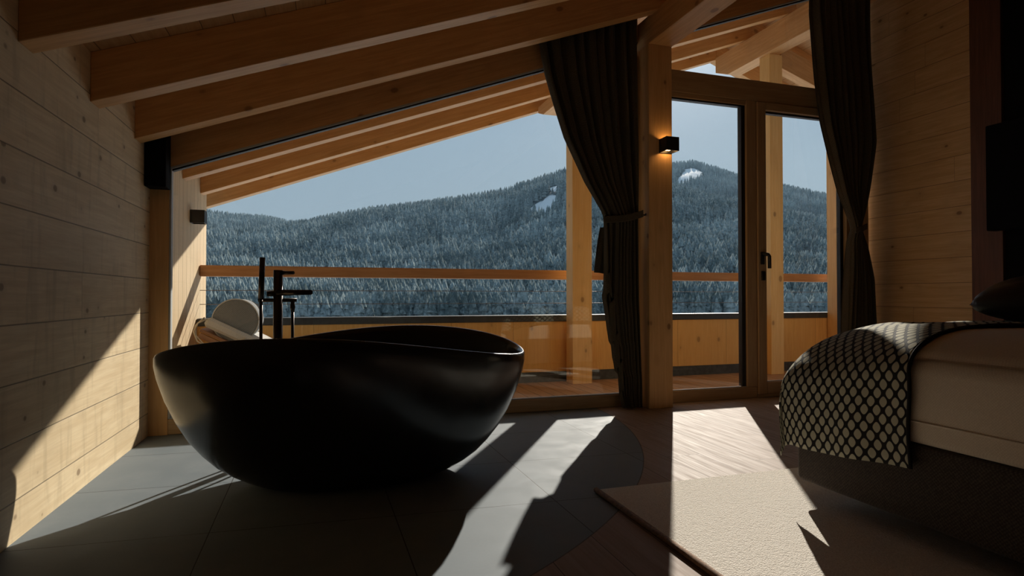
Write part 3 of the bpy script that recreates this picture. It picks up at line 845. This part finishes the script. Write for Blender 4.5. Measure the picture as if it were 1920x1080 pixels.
# lounger
lg = empty('sun_lounger', (-.3, 5.0, 0), 'wooden sun lounger with white cushion at the left end of the balcony', 'sun lounger')
ang = math.atan2(.223, .43)
RL = Matrix.Rotation(ang, 3, 'Y')
def slab(name, x0, z0, L, th, y0, y1, mat, bevel=.01, seg=3):
    d_ = Vector((math.cos(ang), 0, -math.sin(ang))); nrm = Vector((math.sin(ang), 0, math.cos(ang)))
    a0 = Vector((x0, 0, z0))
    pts = [a0, a0+d_*L, a0+d_*L+nrm*th, a0+nrm*th]
    return prism_xz(name, [(p.x, p.z) for p in pts], y0, y1, mat, lg, rot=RL, bevel=bevel)
slab('back_cushion', -.835, .640, .80, .075, 4.72, 5.30, M['loungec'], .02)
slab('backrest_slats', -.860, .600, .80, .020, 4.74, 5.28, M['teak'], .004)
slab('side_rail', -.870, .555, .80, .038, 4.74, 4.775, M['teak'], .004)
slab('side_rail', -.870, .555, .80, .038, 5.245, 5.28, M['teak'], .004)
box('seat_cushion', -.13, .95, 4.72, 5.30, .30, .375, M['loungec'], lg, bevel=.02, seg=3)
box('seat_frame', -.75, 1.0, 4.74, 4.78, .22, .29, M['teak'], lg); box('seat_frame', -.75, 1.0, 5.24, 5.28, .22, .29, M['teak'], lg)
for x in (-.70, .92):
    for y in (4.745, 5.225):
        box('leg', x, x+.05, y, y+.05, -.004, .22, M['teak'], lg)
box('slats', -.1, .98, 4.78, 5.24, .27, .295, M['teak'], lg)
bo = empty('bolster', (-.6, 5.0, .7), 'round grey bolster cushion on the head of the sun lounger', 'cushion')
cyl = []
tube('cover', [(-.625, 4.78, .672), (-.625, 4.79, .672), (-.625, 5.0, .672), (-.625, 5.20, .672), (-.625, 5.21, .672)], [.148, .156, .158, .156, .148], M['bolster'], bo, 40)
tube('piping', [(-.625+.158*math.cos(t*PI/20), 4.785, .672+.158*math.sin(t*PI/20)) for t in range(41)], .005, M['loungec'], bo, 6)
tube('cord', [(-.80, 4.715, .69), (-.86, 4.70, .66), (-.885, 4.69, .60), (-.86, 4.685, .53), (-.80, 4.68, .495), (-.72, 4.68, .48), (-.64, 4.69, .50), (-.58, 4.70, .53), (-.55, 4.712, .545)], .006, M['rope'], lg, 8)
tube('cord', [(-.82, 4.715, .70), (-.88, 4.71, .64), (-.87, 4.695, .57), (-.82, 4.69, .51), (-.75, 4.685, .49), (-.70, 4.685, .485)], .005, M['rope'], lg, 8)

# ------------------------------------------------------------------ mountains
def az_px(px): return YAW + math.atan((px-960)/1105.)
def tab(pts):
    xs = [az_px(p[0]) for p in pts]
    ys = [math.tan(PIT)*0 + (556-p[1])/1105.*math.cos(math.atan((p[0]-960)/1105.)) for p in pts]
    return np.array(xs), np.array(ys)
near = tab([(-400, 470), (200, 455), (390, 452), (480, 446), (560, 432), (612, 420), (660, 411), (700, 404), (760, 398), (870, 383), (940, 372), (1000, 352), (1062, 333), (1150, 340), (1262, 365), (1400, 400), (1565, 430), (1900, 450), (2600, 470)])
far = tab([(-400, 380), (200, 380), (390, 405), (440, 411), (490, 413), (540, 423), (590, 424), (640, 428), (700, 430), (900, 400), (1030, 350), (1100, 330), (1200, 322), (1262, 314), (1300, 309), (1345, 322), (1390, 338), (1471, 356), (1530, 370), (1565, 376), (1700, 392), (2100, 430), (2600, 450)])
def smooth(t): t = np.clip(t, 0, 1); return t*t*(3-2*t)
def hnoise(X, Y, s, seed):
    rs = np.random.RandomState(seed); out = np.zeros_like(X)
    for k in range(14):
        f = s*(1.6**(k % 7)); a = rs.uniform(0, 6.28); ph = rs.uniform(0, 6.28)
        out += np.sin((X*math.cos(a)+Y*math.sin(a))*f+ph)/(1.45**(k % 7))
    return out/6
def height(az, r):
    X = r*np.sin(az); Y = r*np.cos(az)
    zb = np.where(r < 60, -6 - r*.15, -15 - (r-60)*.045)
    zb = np.minimum(zb, -15)
    zb = np.where(r > 640, -41., zb)
    tn = np.interp(az, *near); tf = np.interp(az, *far)
    R1 = 1900 + 160*np.sin(az*7+1); R2 = 3300 + 200*np.sin(az*5)
    zn = tn*R1; zf = tf*R2
    s = (r-660)/(R1-660)
    hn = np.where(s < 1, -41 + (zn+41)*(.55*smooth(s)+.45*np.clip(s, 0, 1)), zn - (r-R1)*.35)
    s2 = (r-1200)/(R2-1200)
    hf = np.where(s2 < 1, -60 + (zf+60)*(.5*smooth(s2)+.5*np.clip(s2, 0, 1)), zf - (r-R2)*.3)
    h = np.maximum(hn, hf)
    far_mask = np.clip((r-700)/500, 0, 1)
    fade = 1-np.exp(-((np.minimum(abs(r-R1), abs(r-R2)))/260.)**2)
    h = np.where(r > 660, h + hnoise(X, Y, .006, 5)*26*far_mask*fade, zb)
    return h
NA, NR = 260, 200
azs = np.linspace(az_px(-100), az_px(2050), NA)
rs_ = np.concatenate([np.linspace(9, 640, 20), np.linspace(660, 4200, NR-20)])
AZ, RR = np.meshgrid(azs, rs_)
HH = height(AZ, RR)
V = np.stack([RR*np.sin(AZ), RR*np.cos(AZ), HH], -1).reshape(-1, 3)
F = []
for i in range(NR-1):
    for j in range(NA-1):
        F.append((i*NA+j, i*NA+j+1, (i+1)*NA+j+1, (i+1)*NA+j))
me = bpy.data.meshes.new('hillside'); me.from_pydata(V.tolist(), [], F)
for p in me.polygons: p.use_smooth = True
hs = bpy.data.objects.new('hillside', me); COL.objects.link(hs)
# snow clearings: direction and height in view, half widths in azimuth and in range
CLR = []
for px, py, wa, wr in [(1026, 384, .020, 80), (1002, 391, .014, 45), (1046, 350, .013, 60), (1030, 354, .010, 35), (1058, 338, .010, 50), (1298, 322, .019, 170), (1286, 334, .013, 120), (1304, 336, .008, 70), (1389, 345, .005, 50), (522, 437, .006, 80), (683, 540, .003, 20), (1130, 400, .004, 40), (930, 432, .003, 25), (880, 420, .004, 30)]:
    rr_ = np.linspace(700, 3500, 1200); a_ = np.full_like(rr_, az_px(px)); hh = height(a_, rr_)
    yy = 556 - hh/rr_*1105/math.cos(math.atan((px-960)/1105.))
    mx = np.minimum.accumulate(yy); visb = (yy <= mx+1e-6)
    k_ = np.argmin(np.abs(yy-py) + np.where(visb, 0, 500)); CLR.append((px, rr_[k_], wa, wr))
def clear(az, r):
    m_ = np.zeros_like(az)
    for px, rc, wa, wr in CLR:
        q = ((az-az_px(px))/wa)**2 + ((r-rc - 1500*(az-az_px(px)))/wr)**2
        m_ = np.maximum(m_, np.exp(-q*1.2))
    return m_
cm = clear(AZ, RR).reshape(-1)
at = me.attributes.new('snowfield', 'FLOAT', 'POINT'); at.data.foreach_set('value', cm.astype(np.float32))
m, nt, bs, out = newmat('forest_floor_and_snow'); b = NB(nt)
tc = b.node('ShaderNodeTexCoord'); at_ = b.node('ShaderNodeAttribute', attribute_name='snowfield')
n = b.noise(tc.outputs['Object'], .03, 4, .6)
x, y, z = b.sep(tc.outputs['Object'])
r2 = b.math('SQRT', b.math('ADD', b.math('MULTIPLY', x, x), b.math('MULTIPLY', y, y)))
sm = b.ramp(b.math('ADD', at_.outputs['Fac'], b.math('MULTIPLY', b.math('SUBTRACT', n, .5), .5)), .38, .5)
sm = b.math('MAXIMUM', sm, b.ramp(r2, 560, 660, 1., 0.))
b.L.new(b.mix(sm, (.055, .075, .080, 1), (.82, .84, .86, 1)), bs.inputs['Base Color']); bs.inputs['Roughness'].default_value = .9; bs.inputs['Specular IOR Level'].default_value = .1
me.materials.append(m)
struct(hs, 'forested snowy mountainside across the valley', 'mountain')

# conifers
def treemat(name, a, c):
    m, nt, bs, out = newmat(name); b = NB(nt)
    tc = b.node('ShaderNodeTexCoord'); ge = b.node('ShaderNodeNewGeometry')
    n = b.noise(ge.outputs['Position'], .011, 4, .6); n2 = b.noise(ge.outputs['Position'], .35, 3, .6)
    f = b.ramp(b.math('ADD', b.math('MULTIPLY', n, .9), b.math('MULTIPLY', n2, .7)), .62, 1.02)
    b.L.new(b.mix(f, C4(a), C4(c)), bs.inputs['Base Color']); bs.inputs['Roughness'].default_value = 1; bs.inputs['Specular IOR Level'].default_value = .05
    return m
M['tree'] = treemat('frosted_conifer', (.065, .092, .092), (.30, .36, .36))
def tree_geo(tiers=4, k=7, rnd=None):
    V, F = [], []
    rnd = rnd or random
    for t in range(tiers):
        z0 = .10 + .80*t/tiers; z1 = min(1., z0 + .42 - .03*t); r = .205*(1-t/tiers)**.85 + .02
        if t == tiers-1: z1 = 1.
        c_ = len(V); V.append((0, 0, z1))
        for j in range(k):
            a_ = 2*PI*(j+.5*t)/k + rnd.uniform(-.2, .2); rr_ = r*rnd.uniform(.75, 1.15)
            V.append((rr_*math.cos(a_), rr_*math.sin(a_), z0 + rnd.uniform(-.03, .03)))
        for j in range(k): F.append((c_, c_+1+j, c_+1+(j+1) % k))
    return np.array(V), F
def sample_trees(n, seed, r0=672, r1=3700):
    rs = np.random.RandomState(seed)
    az = rs.uniform(az_px(150), az_px(1720), n)
    u = rs.uniform(0, 1, n)
    r = r0 + (r1-r0)*u**1.15
    R1 = 1900 + 160*np.sin(az*7+1); R2 = 3300+200*np.sin(az*5)
    # prefer exposed places: skip the hidden back slopes
    h = height(az, r)
    nz = hnoise(r*np.sin(az), r*np.cos(az), .01, 11)
    keep = (clear(az, r) < .33) & ~((r > R1+60) & (r < R1+500)) & (nz > -.75)
    # skip those well hidden behind the near crest
    tn = np.interp(az, *near)
    keep &= ~((r > R1+30) & (h/r < tn-.004))
    keep &= (r < R2+50)
    az, r, h = az[keep], r[keep], h[keep]
    return az, r, h
rt = random.Random(3)
protos = [tree_geo(4, 7, rt) for _ in range(6)]
az, r, h = sample_trees(60000, 21)
order = np.argsort(r)
az, r, h = az[order], r[order], h[order]
rs = np.random.RandomState(5)
hg = rs.uniform(17, 36, len(az)); hg *= np.where(r > 1500, 1.1, 1.0)
hg = hg*np.interp(r, [700, 1500], [1.3, 1.])
wd = rs.uniform(.8, 1.25, len(az))*np.interp(r, [700, 1600], [1.25, 1.]); rot = rs.uniform(0, 6.28, len(az)); pid = rs.randint(0, 6, len(az))
# the 300 that show largest: individual trees
px_ = np.tan(az-YAW)*1105+960
vis = np.where((px_ > 395) & (px_ < 1560))[0]
big = set(vis[np.argsort(-(hg[vis]/r[vis]))][:300].tolist())
pm = []
for V0, F0 in protos:
    me = bpy.data.meshes.new('conifer'); me.from_pydata(V0.tolist(), [], F0); me.materials.append(M['tree']); pm.append(me)
for i in sorted(big):
    o = bpy.data.objects.new('conifer', pm[pid[i]]); COL.objects.link(o)
    o.location = (r[i]*math.sin(az[i]), r[i]*math.cos(az[i]), h[i]-1.5); s_ = hg[i]
    o.scale = (s_*wd[i], s_*wd[i], s_); o.rotation_euler = (0, 0, rot[i])
    tag(o, 'frosted conifer on the lower mountainside across the valley', 'tree', 'conifers on the lower mountainside')
VV, FF, off = [], [], 0
for k in range(6):
    V0, F0 = protos[k]; F0 = np.array(F0)
    idx = np.array([i for i in np.where(pid == k)[0] if i not in big])
    n_ = len(idx); c_, s_ = np.cos(rot[idx]), np.sin(rot[idx])
    X = (V0[None, :, 0]*c_[:, None]-V0[None, :, 1]*s_[:, None])*(hg[idx]*wd[idx])[:, None] + (r[idx]*np.sin(az[idx]))[:, None]
    Y = (V0[None, :, 0]*s_[:, None]+V0[None, :, 1]*c_[:, None])*(hg[idx]*wd[idx])[:, None] + (r[idx]*np.cos(az[idx]))[:, None]
    Z = V0[None, :, 2]*hg[idx][:, None] + (h[idx]-1.5)[:, None]
    VV.append(np.stack([X, Y, Z], -1).reshape(-1, 3))
    FF.append((F0[None]+(np.arange(n_)*len(V0))[:, None, None]).reshape(-1, 3)+off); off += n_*len(V0)
VV = np.concatenate(VV); FF = np.concatenate(FF)
me = bpy.data.meshes.new('conifer_forest'); me.vertices.add(len(VV)); me.vertices.foreach_set('co', VV.ravel())
me.loops.add(len(FF)*3); me.loops.foreach_set('vertex_index', FF.ravel().astype(np.int32))
me.polygons.add(len(FF)); me.polygons.foreach_set('loop_start', np.arange(len(FF), dtype=np.int32)*3); me.polygons.foreach_set('loop_total', np.full(len(FF), 3, dtype=np.int32))
me.update(); me.validate(); me.materials.append(M['tree'])
fo = bpy.data.objects.new('conifer_forest', me); COL.objects.link(fo)
tag(fo, 'dense forest of frosted conifers covering the mountain', 'forest', kind='stuff')

hz = box('valley_haze', -4500, 5200, 400, 4600, -300, 1300, None, bevel=0)
m = bpy.data.materials.new('blue_valley_haze'); m.use_nodes = True; nt = m.node_tree; nt.nodes.clear(); b = NB(nt)
out = b.node('ShaderNodeOutputMaterial'); vs = b.node('ShaderNodeVolumeScatter'); vs.inputs['Color'].default_value = (.50, .76, 1, 1); vs.inputs['Density'].default_value = 8.5e-5
vs.inputs['Anisotropy'].default_value = 0.
b.L.new(vs.outputs[0], out.inputs['Volume']); hz.data.materials.append(m)
tag(hz, 'thin blue haze hanging over the valley and mountainside', 'haze', kind='stuff')
